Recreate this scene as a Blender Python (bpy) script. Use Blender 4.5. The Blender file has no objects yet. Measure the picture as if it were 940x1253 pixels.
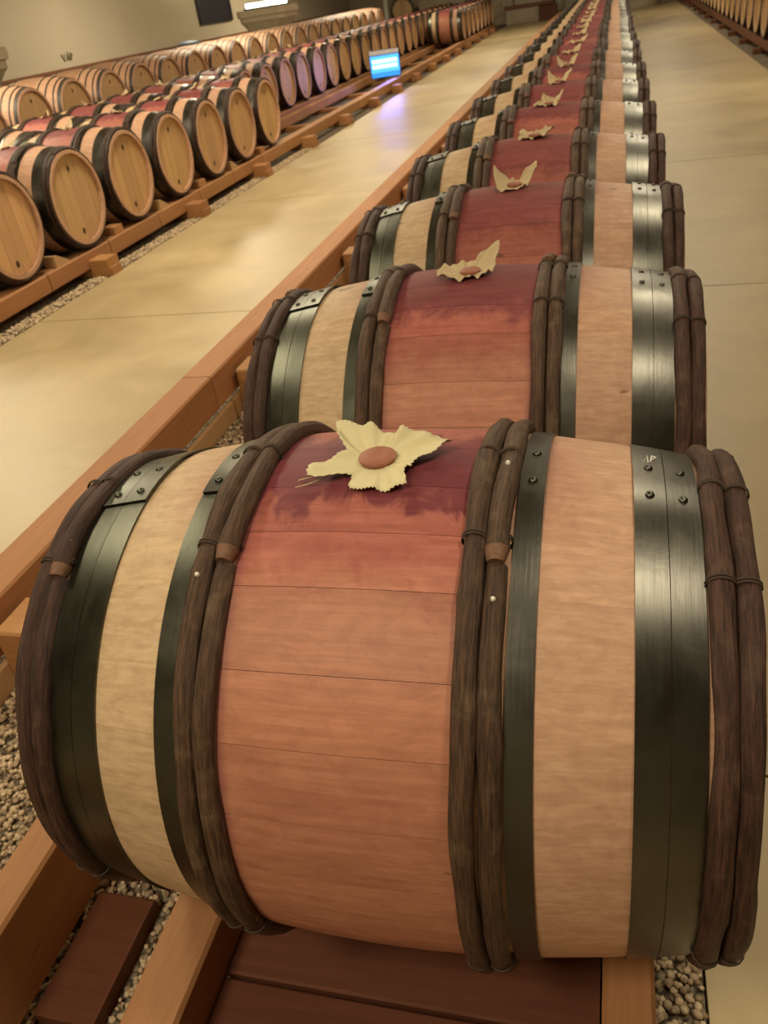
import bpy, math, random
import numpy as np
from mathutils import Matrix, Vector

S = bpy.context.scene
COL = S.collection
random.seed(7)
PI = math.pi
sin, cos, rad = math.sin, math.cos, math.radians

# ------------------------------------------------------------------ camera
CAM_POS = (0.28015, -0.85186, 0.84945)
RIGHT = (0.964065, 0.230102, -0.132781)
DOWN = (0.015950, -0.549038, -0.835645)
FWD = (-0.265186, 0.803499, -0.532978)
cam_d = bpy.data.cameras.new('camera')
cam = bpy.data.objects.new('camera', cam_d)
COL.objects.link(cam)
m = Matrix(((RIGHT[0], -DOWN[0], -FWD[0], CAM_POS[0]),
            (RIGHT[1], -DOWN[1], -FWD[1], CAM_POS[1]),
            (RIGHT[2], -DOWN[2], -FWD[2], CAM_POS[2]),
            (0, 0, 0, 1)))
cam.matrix_world = m
cam_d.sensor_fit = 'VERTICAL'
cam_d.sensor_height = 24.0
cam_d.lens = 24.0 * 996.95 / 1253.0
cam_d.clip_start = 0.02
cam_d.dof.use_dof = True
cam_d.dof.focus_distance = 0.95
cam_d.dof.aperture_fstop = 7.5
S.camera = cam

# ------------------------------------------------------------------ world, exposure
w = bpy.data.worlds.new('cellar_air')
S.world = w
w.use_nodes = True
w.node_tree.nodes['Background'].inputs[0].default_value = (1.0, 0.82, 0.58, 1)
w.node_tree.nodes['Background'].inputs[1].default_value = 0.05
S.view_settings.view_transform = 'Standard'
S.view_settings.look = 'None'
S.view_settings.gamma = 1.0
S.view_settings.use_curve_mapping = False
S.view_settings.exposure = 1.15

# ------------------------------------------------------------------ ceiling lamps
WARM = (1.0, 0.87, 0.62)


def lamp(name, loc, size, power, col=WARM, rot=(0, 0, 0)):
    d = bpy.data.lights.new(name, 'AREA')
    d.shape = 'RECTANGLE'
    d.size, d.size_y = size
    d.energy = power
    d.color = col
    o = bpy.data.objects.new(name, d)
    o.location = loc
    o.rotation_euler = rot
    COL.objects.link(o)
    return o


for y, e in ((0.9, 22), (4.3, 33), (7.8, 30), (13.0, 31), (18.5, 31), (24.0, 31)):
    lamp('aisle_lamp', (-2.6, y, 2.45), (0.5, 1.4), e)
for y in (5.5, 13.0, 21.0):
    lamp('row_lamp', (-6.0, y, 2.45), (0.6, 1.4), 66)
for y in (-0.15, 2.6, 5.4, 8.2, 11.0, 15.0, 19.0, 24.0):
    lamp('near_row_lamp', (1.1, y, 2.45), (0.26, 0.5), 11)
for y in (10.0, 18.0, 26.0):
    lamp('right_aisle_lamp', (1.7, y, 2.45), (0.5, 1.2), 12)
lamp('entrance_lamp', (-0.7, -1.7, 2.45), (0.7, 0.7), 26)


# ------------------------------------------------------------------ node helpers
class NT:
    def __init__(self, name):
        self.m = bpy.data.materials.new(name)
        self.m.use_nodes = True
        self.t = self.m.node_tree
        self.n = self.t.nodes
        self.b = self.n['Principled BSDF']

    def new(self, typ, **kw):
        nd = self.n.new(typ)
        for k, v in kw.items():
            setattr(nd, k, v)
        return nd

    def put(self, sock, v):
        if isinstance(v, bpy.types.NodeSocket):
            self.t.links.new(v, sock)
        elif isinstance(v, (tuple, list)) and len(v) == 3 and sock.type == 'RGBA':
            sock.default_value = (*v, 1)
        else:
            sock.default_value = v

    def math(self, op, a, b=None, c=None, clamp=False):
        nd = self.new('ShaderNodeMath', operation=op, use_clamp=clamp)
        for i, v in enumerate((a, b, c)):
            if v is not None:
                self.put(nd.inputs[i], v)
        return nd.outputs[0]

    def step(self, v, a, b):
        nd = self.new('ShaderNodeMapRange', interpolation_type='SMOOTHSTEP')
        self.put(nd.inputs[0], v)
        self.put(nd.inputs[1], a)
        self.put(nd.inputs[2], b)
        return nd.outputs[0]

    def mix(self, f, a, b, blend='MIX'):
        nd = self.new('ShaderNodeMix', data_type='RGBA', blend_type=blend)
        self.put(nd.inputs[0], f)
        self.put(nd.inputs[6], a)
        self.put(nd.inputs[7], b)
        return nd.outputs[2]

    def coord(self, which='Object'):
        return self.new('ShaderNodeTexCoord').outputs[which]

    def xyz(self, v):
        nd = self.new('ShaderNodeSeparateXYZ')
        self.put(nd.inputs[0], v)
        return nd.outputs

    def comb(self, x, y, z):
        nd = self.new('ShaderNodeCombineXYZ')
        for i, v in enumerate((x, y, z)):
            self.put(nd.inputs[i], v)
        return nd.outputs[0]

    def scale(self, v, s):
        nd = self.new('ShaderNodeVectorMath', operation='MULTIPLY')
        self.put(nd.inputs[0], v)
        nd.inputs[1].default_value = s
        return nd.outputs[0]

    def noise(self, v, s=1.0, det=4, rough=0.55, dist=0.0, w=None):
        nd = self.new('ShaderNodeTexNoise')
        if w is not None:
            nd.noise_dimensions = '4D'
            self.put(nd.inputs['W'], w)
        self.put(nd.inputs['Vector'], v)
        nd.inputs['Scale'].default_value = s
        nd.inputs['Detail'].default_value = det
        nd.inputs['Roughness'].default_value = rough
        nd.inputs['Distortion'].default_value = dist
        return nd.outputs[0]

    def bump(self, h, strength=0.3, dist=0.002):
        nd = self.new('ShaderNodeBump')
        self.put(nd.inputs['Height'], h)
        nd.inputs['Strength'].default_value = strength
        nd.inputs['Distance'].default_value = dist
        self.t.links.new(nd.outputs[0], self.b.inputs['Normal'])

    def out(self, col=None, rough=None, metal=None, spec=None):
        if col is not None:
            self.put(self.b.inputs['Base Color'], col)
        if rough is not None:
            self.put(self.b.inputs['Roughness'], rough)
        if metal is not None:
            self.put(self.b.inputs['Metallic'], metal)
        if spec is not None:
            self.put(self.b.inputs['Specular IOR Level'], spec)
        return self.m


def plain(name, col, rough=0.6, metal=0.0, var=0.25, scale=30.0):
    k = NT(name)
    nz = k.noise(k.coord(), scale)
    c = k.mix(nz, tuple(x * (1 - var) for x in col), tuple(min(1, x * (1 + var)) for x in col))
    return k.out(c, rough, metal)


def emit(name, col, strength):
    k = NT(name)
    k.put(k.b.inputs['Base Color'], (0.02, 0.02, 0.02))
    k.put(k.b.inputs['Emission Color'], col)
    k.b.inputs['Emission Strength'].default_value = strength
    return k.m


def oak_barrel_material(name, stained=True, wide=0.137, strength=1.0):
    """oak staves: grain along x, a wine-stained band round the belly, magenta round the bung."""
    k = NT(name)
    P = k.coord()
    X, Y, Z = k.xyz(P)
    oi = k.new('ShaderNodeObjectInfo')
    sep = k.new('ShaderNodeSeparateColor')
    k.put(sep.inputs[0], oi.outputs['Color'])
    rnd, bright = sep.outputs[0], sep.outputs[1]
    tint = k.new('ShaderNodeAttribute', attribute_name='tint').outputs['Fac']
    off = k.math('MULTIPLY_ADD', rnd, 13.0, k.math('MULTIPLY', tint, 9.0))
    grain = k.noise(k.scale(P, (5, 130, 130)), 1.0, 5, 0.65, 0.3, w=off)
    figure = k.noise(k.scale(P, (7, 26, 26)), 1.0, 4, 0.6, 1.6, w=off)
    patch = k.noise(k.scale(P, (9, 9, 9)), 1.0, 4, 0.6, 0.4, w=rnd)
    whorl = k.noise(k.scale(P, (16, 22, 22)), 1.0, 5, 0.6, 2.6, w=off)
    drip = k.noise(k.scale(P, (24, 13, 13)), 1.0, 5, 0.62, 1.0, w=off)
    base = k.mix(figure, (0.52, 0.36, 0.205), (0.76, 0.57, 0.355))
    pink = k.mix(figure, (0.50, 0.275, 0.175), (0.72, 0.44, 0.30))
    base = k.mix(k.math('MULTIPLY', k.step(X, 0.10, 0.2), 0.85), base, pink)
    col = base
    ax = k.math('ABSOLUTE', X)
    ang = k.math('ARCTAN2', Z, k.math('MULTIPLY', Y, -1.0))
    away = k.math('ABSOLUTE', k.math('SUBTRACT', ang, PI / 2))
    away = k.math('MULTIPLY_ADD', k.math('SUBTRACT', drip, 0.5), 0.45, k.math('MULTIPLY_ADD', k.math('SUBTRACT', patch, 0.5), 0.25, away))
    if stained:
        stainmask = k.math('SUBTRACT', 1.0, k.step(k.math('MULTIPLY_ADD', k.math('SUBTRACT', patch, 0.5), 0.008, ax), wide, wide + 0.006))
        terra = k.mix(figure, (0.39, 0.155, 0.092), (0.60, 0.275, 0.172))
        red = k.mix(figure, (0.31, 0.078, 0.064), (0.47, 0.155, 0.12))
        mag = k.mix(figure, (0.095, 0.017, 0.030), (0.25, 0.052, 0.070))
        reach = k.math('MULTIPLY_ADD', rnd, 0.60, 0.25)
        redm = k.math('SUBTRACT', 1.0, k.step(away, k.math('ADD', reach, 0.06), k.math('ADD', reach, 0.36)))
        magm = k.math('SUBTRACT', 1.0, k.step(away, k.math('MULTIPLY', reach, 0.66), k.math('ADD', k.math('MULTIPLY', reach, 0.92), 0.02)))
        edge = k.step(k.math('MULTIPLY_ADD', k.math('SUBTRACT', figure, 0.5), 0.02, ax), wide - 0.016, wide + 0.002)
        c = k.mix(k.math('MULTIPLY', redm, 0.85), terra, red)
        c = k.mix(k.math('MULTIPLY', magm, k.math('MULTIPLY_ADD', rnd, -0.35, 0.95)), c, mag)
        c = k.mix(k.math('MULTIPLY', edge, 0.6), c, mag)
        # wine that ran past the hoops on top
        spill = k.math('MULTIPLY', k.math('SUBTRACT', 1.0, k.step(away, 0.08, 0.5)),
                       k.math('SUBTRACT', 1.0, k.step(ax, 0.19, 0.29)))
        col = k.mix(k.math('MULTIPLY', spill, 0.55 if strength == 1.0 else 0.0), col, (0.36, 0.12, 0.09))
        col = k.mix(k.math('MULTIPLY', stainmask, strength), col, c)
    dark = k.step(grain, 0.66, 0.36)
    ring = k.step(whorl, 0.56, 0.40)
    col = k.mix(k.math('MULTIPLY', ring, 0.22), col, k.mix(1.0, col, (0.62, 0.50, 0.44), 'MULTIPLY'))
    col = k.mix(k.math('MULTIPLY', dark, 0.38), col, k.mix(1.0, col, (0.55, 0.45, 0.4), 'MULTIPLY'))
    knot = k.step(k.noise(k.scale(P, (12, 34, 34)), 1.0, 2, 0.4, 0.5, w=off), 0.275, 0.225)
    col = k.mix(k.math('MULTIPLY', knot, 0.6), col, (0.07, 0.035, 0.02))
    v = k.math('MULTIPLY_ADD', tint, k.math('MULTIPLY_ADD', k.step(ax, 0.14, 0.12), 0.15, 0.07), 0.90)
    v = k.math('MULTIPLY', v, k.math('MULTIPLY_ADD', bright, 0.2, 0.9))
    col = k.mix(1.0, col, k.comb(v, v, v), 'MULTIPLY')
    k.bump(grain, 0.25, 0.0012)
    return k.out(col, k.math('MULTIPLY_ADD', grain, 0.25, 0.42), spec=0.35)


def bark_material():
    k = NT('hazel_bark')
    P = k.coord()
    X, Y, Z = k.xyz(P)
    oi = k.new('ShaderNodeObjectInfo')
    ang = k.math('ARCTAN2', Z, k.math('MULTIPLY', Y, -1.0))
    rr = k.math('SQRT', k.math('ADD', k.math('MULTIPLY', Y, Y), k.math('MULTIPLY', Z, Z)))
    w_ = k.math('MULTIPLY', oi.outputs['Random'], 20.0)
    v = k.comb(k.math('MULTIPLY', X, 330.0), k.math('MULTIPLY', rr, 330.0), k.math('MULTIPLY', ang, 9.0))
    streak = k.step(k.noise(v, 1.0, 6, 0.72, 0.25, w=w_), 0.28, 0.78)
    blot = k.noise(P, 22.0, 4, 0.6, 0.6, w=w_)
    c = k.mix(streak, (0.022, 0.013, 0.009), (0.185, 0.118, 0.078))
    c = k.mix(k.step(blot, 0.5, 0.72), c, k.mix(streak, (0.10, 0.075, 0.05), (0.24, 0.18, 0.125)))
    c = k.mix(1.0, c, oi.outputs['Color'], 'MULTIPLY')
    chip = k.step(k.noise(P, 38.0, 2, 0.5, 0.3, w=w_), 0.735, 0.76)
    c = k.mix(chip, c, (0.30, 0.135, 0.06))
    k.bump(k.math('ADD', streak, k.math('MULTIPLY', blot, 0.6)), 0.6, 0.0025)
    return k.out(c, 0.55, spec=0.35)


def iron_material():
    k = NT('hoop_iron')
    P = k.coord()
    oi = k.new('ShaderNodeObjectInfo')
    nz = k.noise(P, 14.0, 5, 0.6, 0.5)
    sc = k.noise(k.scale(P, (260, 12, 12)), 1.0, 4, 0.6)
    c = k.mix(nz, (0.07, 0.07, 0.065), (0.15, 0.147, 0.135))
    c = k.mix(1.0, c, oi.outputs['Color'], 'MULTIPLY')
    k.bump(k.math('ADD', k.math('MULTIPLY', sc, 0.25), nz), 0.12, 0.004)
    r = k.math('MULTIPLY_ADD', nz, 0.2, k.math('MULTIPLY_ADD', sc, 0.1, 0.20))
    return k.out(c, r, 1.0)


def timber_material(name, a, b, rough=0.6):
    """sawn timber, grain along y of the piece, per-piece brightness"""
    k = NT(name)
    P = k.coord()
    oi = k.new('ShaderNodeObjectInfo')
    w_ = k.math('MULTIPLY', oi.outputs['Random'], 30.0)
    grain = k.noise(k.scale(P, (70, 4, 70)), 1.0, 5, 0.62, 0.8, w=w_)
    blot = k.noise(k.scale(P, (9, 2.2, 9)), 1.0, 3, 0.5, 0.5, w=w_)
    c = k.mix(grain, a, b)
    c = k.mix(k.math('MULTIPLY', blot, 0.45), c, k.mix(1.0, c, (0.55, 0.4, 0.32), 'MULTIPLY'))
    knot = k.step(k.noise(k.scale(P, (22, 9, 22)), 1.0, 2, 0.4, 0.4, w=w_), 0.27, 0.22)
    c = k.mix(k.math('MULTIPLY', knot, 0.6), c, (0.06, 0.025, 0.012))
    c = k.mix(1.0, c, oi.outputs['Color'], 'MULTIPLY')
    k.bump(grain, 0.35, 0.002)
    return k.out(c, rough, spec=0.3)


M_OAK = oak_barrel_material('stained_oak')
M_PLAIN_OAK = oak_barrel_material('pale_oak', True, 0.135, 0.5)
M_HEAD = NT('oak_head')
_k = M_HEAD
_P = _k.coord()
_oi = _k.new('ShaderNodeObjectInfo')
_w = _k.math('MULTIPLY', _oi.outputs['Random'], 30.0)
_g = _k.noise(_k.scale(_P, (30, 60, 3)), 1.0, 5, 0.6, 0.5, w=_w)
_bd = _k.new('ShaderNodeAttribute', attribute_name='tint').outputs['Fac']
_c = _k.mix(_g, (0.44, 0.25, 0.105), (0.66, 0.42, 0.20))
_v = _k.math('MULTIPLY_ADD', _bd, 0.2, 0.88)
_c = _k.mix(1.0, _c, _k.comb(_v, _v, _v), 'MULTIPLY')
_c = _k.mix(1.0, _c, _oi.outputs['Color'], 'MULTIPLY')
_k.bump(_g, 0.2, 0.0015)
M_HEAD = _k.out(_c, 0.55)
M_BARK = bark_material()
M_IRON = iron_material()
M_BLACKHOOP = plain('black_painted_hoop', (0.05, 0.038, 0.03), 0.55)
M_CUT = plain('cut_wood_end', (0.165, 0.08, 0.043), 0.7, 0, 0.6, 160)
M_WICKER = plain('wicker_tie', (0.06, 0.037, 0.025), 0.9, 0, 0.4, 200)
M_RAIL = timber_material('rail_timber', (0.31, 0.14, 0.052), (0.56, 0.30, 0.13))
M_DARKRAIL = timber_material('dark_timber', (0.12, 0.045, 0.022), (0.27, 0.115, 0.055))
M_BATTEN = timber_material('pale_batten', (0.42, 0.26, 0.12), (0.62, 0.42, 0.22))
M_WHITE = plain('white_metal', (0.75, 0.72, 0.64), 0.4, 0, 0.05)
M_CHALK = plain('white_chalk', (0.85, 0.83, 0.78), 0.9, 0, 0.05)
M_HOLE = plain('dark_mark', (0.035, 0.018, 0.01), 0.8)
M_BLACK = plain('black_plastic', (0.02, 0.02, 0.025), 0.4)
M_BLUE = plain('blue_plastic', (0.045, 0.08, 0.125), 0.6)
M_MARK = plain('faded_paint', (0.23, 0.195, 0.125), 0.9)

k = NT('linen')
P_ = k.coord()
wv = k.new('ShaderNodeTexWave', wave_type='BANDS', bands_direction='X')
k.put(wv.inputs['Vector'], P_)
wv.inputs['Scale'].default_value = 260
wv2 = k.new('ShaderNodeTexWave', wave_type='BANDS', bands_direction='Y')
k.put(wv2.inputs['Vector'], P_)
wv2.inputs['Scale'].default_value = 260
weave = k.math('MULTIPLY', wv.outputs[1], wv2.outputs[1])
c = k.mix(weave, (0.60, 0.53, 0.31), (0.76, 0.69, 0.45))
c = k.mix(1.0, c, k.new('ShaderNodeObjectInfo').outputs['Color'], 'MULTIPLY')
k.bump(weave, 0.4, 0.0006)
M_LINEN = k.out(c, 0.85)

k = NT('stopper_wood')
P_ = k.coord()
c = k.mix(k.noise(k.scale(P_, (60, 400, 60)), 1.0, 3), (0.22, 0.07, 0.045), (0.40, 0.165, 0.10))
M_STOPPER = k.out(c, 0.5)

k = NT('polished_concrete')
P_ = k.coord()
n1 = k.noise(P_, 1.1, 5, 0.6, 0.6)
n2 = k.noise(P_, 9.0, 6, 0.65)
n3 = k.noise(P_, 320.0, 2)
c = k.mix(k.step(n1, 0.3, 0.7), (0.40, 0.30, 0.155), (0.58, 0.46, 0.255))
c = k.mix(k.math('MULTIPLY', n2, 0.5), c, (0.46, 0.36, 0.21))
c = k.mix(k.math('MULTIPLY', n3, 0.12), c, (0.25, 0.18, 0.1))
k.bump(n2, 0.05, 0.004)
M_FLOOR = k.out(c, k.math('MULTIPLY_ADD', n1, 0.2, 0.33), spec=0.5)

k = NT('gravel_ground')
P_ = k.coord()
vor = k.new('ShaderNodeTexVoronoi')
k.put(vor.inputs['Vector'], P_)
vor.inputs['Scale'].default_value = 75
c = k.mix(vor.outputs['Color'], (0.13, 0.095, 0.06), (0.42, 0.34, 0.22))
c = k.mix(k.step(vor.outputs['Distance'], 0.35, 0.75), c, (0.06, 0.04, 0.025))
k.bump(k.math('SUBTRACT', 1.0, vor.outputs['Distance']), 1.0, 0.008)
M_GRAVEL = k.out(c, 0.85)

k = NT('pebble')
at = k.new('ShaderNodeAttribute', attribute_name='tint').outputs['Fac']
nz = k.noise(k.coord(), 150.0, 3)
c = k.mix(at, (0.27, 0.19, 0.115), (0.78, 0.61, 0.40))
c = k.mix(k.math('MULTIPLY', nz, 0.4), c, (0.38, 0.28, 0.17))
M_PEBBLE = k.out(c, 0.8)

k = NT('cellar_plaster')
P_ = k.coord()
n1 = k.noise(P_, 0.8, 5, 0.6, 0.3)
n2 = k.noise(P_, 14.0, 5, 0.6)
c = k.mix(n1, (0.44, 0.375, 0.265), (0.58, 0.50, 0.375))
c = k.mix(k.math('MULTIPLY', n2, 0.25), c, (0.36, 0.30, 0.21))
k.bump(n2, 0.2, 0.01)
M_WALL = k.out(c, 0.9)
M_STONE = plain('cut_stone', (0.44, 0.37, 0.26), 0.85, 0, 0.18, 6)


# ------------------------------------------------------------------ mesh helpers
def mesh(name, verts, faces, mat, smooth=True, tint=None, mats=None, fm=None):
    me = bpy.data.meshes.new(name)
    me.from_pydata([tuple(v) for v in verts], [], [tuple(f) for f in faces])
    for x in (mats or [mat]):
        me.materials.append(x)
    if smooth:
        me.polygons.foreach_set('use_smooth', [True] * len(me.polygons))
    if fm is not None:
        me.polygons.foreach_set('material_index', fm)
    if tint is not None:
        a = me.attributes.new('tint', 'FLOAT', 'FACE')
        a.data.foreach_set('value', tint)
    me.update()
    return me


def obj(name, me, parent=None, color=(1, 1, 1, 1), loc=None):
    o = bpy.data.objects.new(name, me)
    COL.objects.link(o)
    o.color = color
    if parent is not None:
        o.parent = parent
    if loc is not None:
        o.location = loc
    return o


def thing(name, label, cat, loc=(0, 0, 0), group=None, rz=0.0):
    o = bpy.data.objects.new(name, None)
    o.empty_display_size = 0.05
    COL.objects.link(o)
    o.location = loc
    o.rotation_euler = (0, 0, rz)
    o['label'] = label
    o['category'] = cat
    if group:
        o['group'] = group
    return o


def tag(o, label, cat, group=None):
    o['label'] = label
    o['category'] = cat
    if group:
        o['group'] = group
    return o


def struct(o):
    o['kind'] = 'structure'
    return o


class MB:
    def __init__(self):
        self.v, self.f = [], []

    def add(self, vs, fs):
        b = len(self.v)
        self.v += list(vs)
        self.f += [tuple(i + b for i in f) for f in fs]
        return self

    def box(self, x0, x1, y0, y1, z0, z1, c=0.0):
        """box, with chamfered long edges when c > 0 (section in its own x-z, run along y)"""
        if c <= 0:
            vs = [(x, y, z) for x in (x0, x1) for y in (y0, y1) for z in (z0, z1)]
            fs = [(0, 1, 3, 2), (4, 6, 7, 5), (0, 4, 5, 1), (2, 3, 7, 6), (0, 2, 6, 4), (1, 5, 7, 3)]
            return self.add(vs, fs)
        sec = [(x0 + c, z0), (x1 - c, z0), (x1, z0 + c), (x1, z1 - c), (x1 - c, z1), (x0 + c, z1), (x0, z1 - c), (x0, z0 + c)]
        return self.prism_y(sec, y0, y1)

    def prism_y(self, sec, y0, y1):
        n = len(sec)
        vs = [(x, y0, z) for x, z in sec] + [(x, y1, z) for x, z in sec]
        fs = [tuple(range(n)), tuple(reversed(range(n, 2 * n)))]
        fs += [(i, i + n, (i + 1) % n + n, (i + 1) % n) for i in range(n)]
        return self.add(vs, fs)

    def lathe(self, prof, n=24, cx=0, cy=0):
        vs = []
        for r, z in prof:
            for i in range(n):
                a = 2 * PI * i / n
                vs.append((cx + r * cos(a), cy + r * sin(a), z))
        fs = []
        for j in range(len(prof) - 1):
            for i in range(n):
                fs.append((j * n + i, j * n + (i + 1) % n, (j + 1) * n + (i + 1) % n, (j + 1) * n + i))
        fs.append(tuple(reversed(range(n))))
        fs.append(tuple(range((len(prof) - 1) * n, len(prof) * n)))
        return self.add(vs, fs)

    def tube(self, pts, r, n=6):
        pts = [Vector(p) for p in pts]
        vs, fs = [], []
        for i, p in enumerate(pts):
            t = (pts[min(i + 1, len(pts) - 1)] - pts[max(i - 1, 0)]).normalized()
            up = Vector((0, 0, 1)) if abs(t.z) < 0.9 else Vector((1, 0, 0))
            u = t.cross(up).normalized()
            q = t.cross(u)
            rr = r[i] if isinstance(r, (list, tuple)) else r
            for j in range(n):
                a = 2 * PI * j / n
                vs.append(p + u * (rr * cos(a)) + q * (rr * sin(a)))
        for i in range(len(pts) - 1):
            for j in range(n):
                fs.append((i * n + j, i * n + (j + 1) % n, (i + 1) * n + (j + 1) % n, (i + 1) * n + j))
        fs.append(tuple(reversed(range(n))))
        fs.append(tuple(range((len(pts) - 1) * n, len(pts) * n)))
        return self.add(vs, fs)

    def mesh(self, name, mat, smooth=False):
        return mesh(name, self.v, self.f, mat, smooth)


def boxmesh(name, mat, *a, **k):
    return MB().box(*a, **k).mesh(name, mat)


# ------------------------------------------------------------------ room shell
FZ = -0.57          # floor level
CZ = 2.6            # ceiling
FAR = 30.6


def slabs(parent, x0, x1, joints):
    for a, b in zip(joints[:-1], joints[1:]):
        g = 0.004
        obj('slab', boxmesh('slab', M_FLOOR, x0, x1, a + g, b - g, FZ - 0.1, FZ), parent)


fl = struct(obj('floor', boxmesh('floor', M_STONE, -9.0, 6.0, -3.5, FAR + 0.4, FZ - 0.3, FZ - 0.1)))
J = [-3.5, 0.35, 3.35, 6.35, 9.35, 12.35, 15.35, 18.35, 21.35, 24.35, 27.35, FAR]
slabs(fl, -3.13, -1.40, J)
slabs(fl, 0.447, 2.08, J)
for x0, x1 in ((-8.99, -3.135), (-1.398, 0.443), (2.085, 5.99)):
    obj('gravel_bed', boxmesh('gravel_bed', M_GRAVEL, x0, x1, -3.49, FAR, FZ - 0.1, FZ - 0.006), fl)
struct(obj('wall_left', boxmesh('wall_left', M_WALL, -8.9, -8.5, -3.5, FAR + 0.4, FZ - 0.3, CZ)))
struct(obj('wall_right', boxmesh('wall_right', M_WALL, 5.6, 6.0, -3.5, FAR + 0.4, FZ - 0.3, CZ)))
struct(obj('wall_back', boxmesh('wall_back', M_WALL, -8.5, 5.6, -3.9, -3.5, FZ - 0.3, CZ)))
struct(obj('ceiling', boxmesh('ceiling', M_WALL, -8.9, 6.0, -3.5, FAR + 0.4, CZ, CZ + 0.2)))
wf = struct(obj('wall_far', boxmesh('wall_far', M_STONE, -8.9, 6.0, FAR + 0.06, FAR + 0.4, FZ - 0.3, CZ)))
z = FZ
row = 0
rng = random.Random(3)
while z < 0.9:                          # the stone courses of the far wall that come into view
    h = 0.26
    x = -4.2 - 0.4 * (row % 2)
    while x < 2.2:
        l = rng.uniform(0.55, 0.85)
        d = rng.uniform(0.0, 0.02)
        b = obj('stone_block', boxmesh('stone_block', M_STONE, x + 0.005, x + l - 0.005, FAR - d, FAR + 0.08, z + 0.005, z + h - 0.005), wf)
        x += l
    z += h
    row += 1
struct(obj('trim_1', MB().box(-8.5, -8.42, -3, FAR, 0.44, 0.50, 0.008).mesh('trim_1', M_DARKRAIL)))

# ------------------------------------------------------------------ gravel pebbles
ico_v, ico_f = [], []
t_ = (1 + 5 ** 0.5) / 2
for a, b in ((-1, t_), (1, t_), (-1, -t_), (1, -t_)):
    ico_v.append((a, b, 0))
for a, b in ((-1, t_), (1, t_), (-1, -t_), (1, -t_)):
    ico_v.append((0, a, b))
for a, b in ((t_, -1), (t_, 1), (-t_, -1), (-t_, 1)):
    ico_v.append((a, 0, b))
ico_f = [(0, 11, 5), (0, 5, 1), (0, 1, 7), (0, 7, 10), (0, 10, 11), (1, 5, 9), (5, 11, 4), (11, 10, 2), (10, 7, 6), (7, 1, 8),
         (3, 9, 4), (3, 4, 2), (3, 2, 6), (3, 6, 8), (3, 8, 9), (4, 9, 5), (2, 4, 11), (6, 2, 10), (8, 6, 7), (9, 8, 1)]
ico_v = np.array(ico_v) / np.linalg.norm(ico_v[0])
ico_f = np.array(ico_f)


def pebbles(name, label, regions, seed, clear):
    rg = np.random.default_rng(seed)
    V, F, T = [], [], []
    base = 0
    for x0, x1, y0, y1, dens, size in regions:
        n = int((x1 - x0) * (y1 - y0) * dens)
        c = np.stack([rg.uniform(x0, x1, n), rg.uniform(y0, y1, n), FZ - 0.004 + rg.uniform(0, 0.009, n)], 1)
        keep = np.ones(n, bool)
        for bx0, bx1, by0, by1 in clear:
            keep &= ~((c[:, 0] > bx0) & (c[:, 0] < bx1) & (c[:, 1] > by0) & (c[:, 1] < by1))
        c = c[keep]
        n = len(c)
        s = size * rg.uniform(0.6, 1.35, (n, 1)) * rg.uniform(0.7, 1.2, (n, 3)) * np.array([1, 1, 0.7])
        a = rg.uniform(0, 2 * PI, n)
        p = ico_v[None] * s[:, None, :]
        ca, sa = np.cos(a)[:, None], np.sin(a)[:, None]
        q = np.stack([p[..., 0] * ca - p[..., 1] * sa, p[..., 0] * sa + p[..., 1] * ca, p[..., 2]], 2) + c[:, None, :]
        V.append(q.reshape(-1, 3))
        F.append((ico_f[None] + (np.arange(n) * 12)[:, None, None] + base).reshape(-1, 3))
        T.append(np.repeat(rg.uniform(0, 1, n), 20))
        base += n * 12
    V, F, T = np.concatenate(V), np.concatenate(F), np.concatenate(T)
    me = bpy.data.meshes.new(name)
    me.vertices.add(len(V))
    me.vertices.foreach_set('co', V.ravel())
    me.loops.add(F.size)
    me.loops.foreach_set('vertex_index', F.ravel())
    me.polygons.add(len(F))
    me.polygons.foreach_set('loop_start', np.arange(0, F.size, 3))
    me.polygons.foreach_set('use_smooth', np.ones(len(F), dtype=bool))
    me.materials.append(M_PEBBLE)
    at = me.attributes.new('tint', 'FLOAT', 'FACE')
    at.data.foreach_set('value', T)
    me.update(calc_edges=True)
    o = obj(name, me)
    o['kind'] = 'stuff'
    tag(o, label, 'gravel')


pebbles('pebble_gravel', 'pale pebble gravel under and beside the near row of barrels',
        [(-1.23, 0.44, -0.7, 1.1, 9500, 0.0068), (-1.23, -0.42, 1.1, 4.2, 7000, 0.0068)], 1,
        [(-1.24, 0.39, 0.42, 0.58), (-1.24, 0.39, 2.07, 2.23), (-1.24, 0.39, 3.72, 3.88), (-0.307, 0.287, -0.48, -0.05),
         (-0.665, -0.533, -0.347, -0.103), (-0.665, -0.493, -0.727, -0.453), (0.352, 0.407, -0.427, -0.248)])
pebbles('gravel_strip', 'grey gravel strip along the edge of the left barrel rack',
        [(-3.27, -3.14, 2.4, 9.0, 5000, 0.0095)], 2,
        [(-3.5, -3.12, 4.23 + 1.6 * i, 4.47 + 1.6 * i) for i in range(-2, 4)])


# ------------------------------------------------------------------ timber racks
def beam_y(name, mat, parent, x0, x1, y0, y1, z0, z1, c=0.006, color=(1, 1, 1, 1)):
    me = MB().box(-(x1 - x0) / 2, (x1 - x0) / 2, -(y1 - y0) / 2, (y1 - y0) / 2, z0 - z1, 0, c).mesh(name, mat)
    return obj(name, me, parent, color, ((x0 + x1) / 2, (y0 + y1) / 2, z1))


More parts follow.
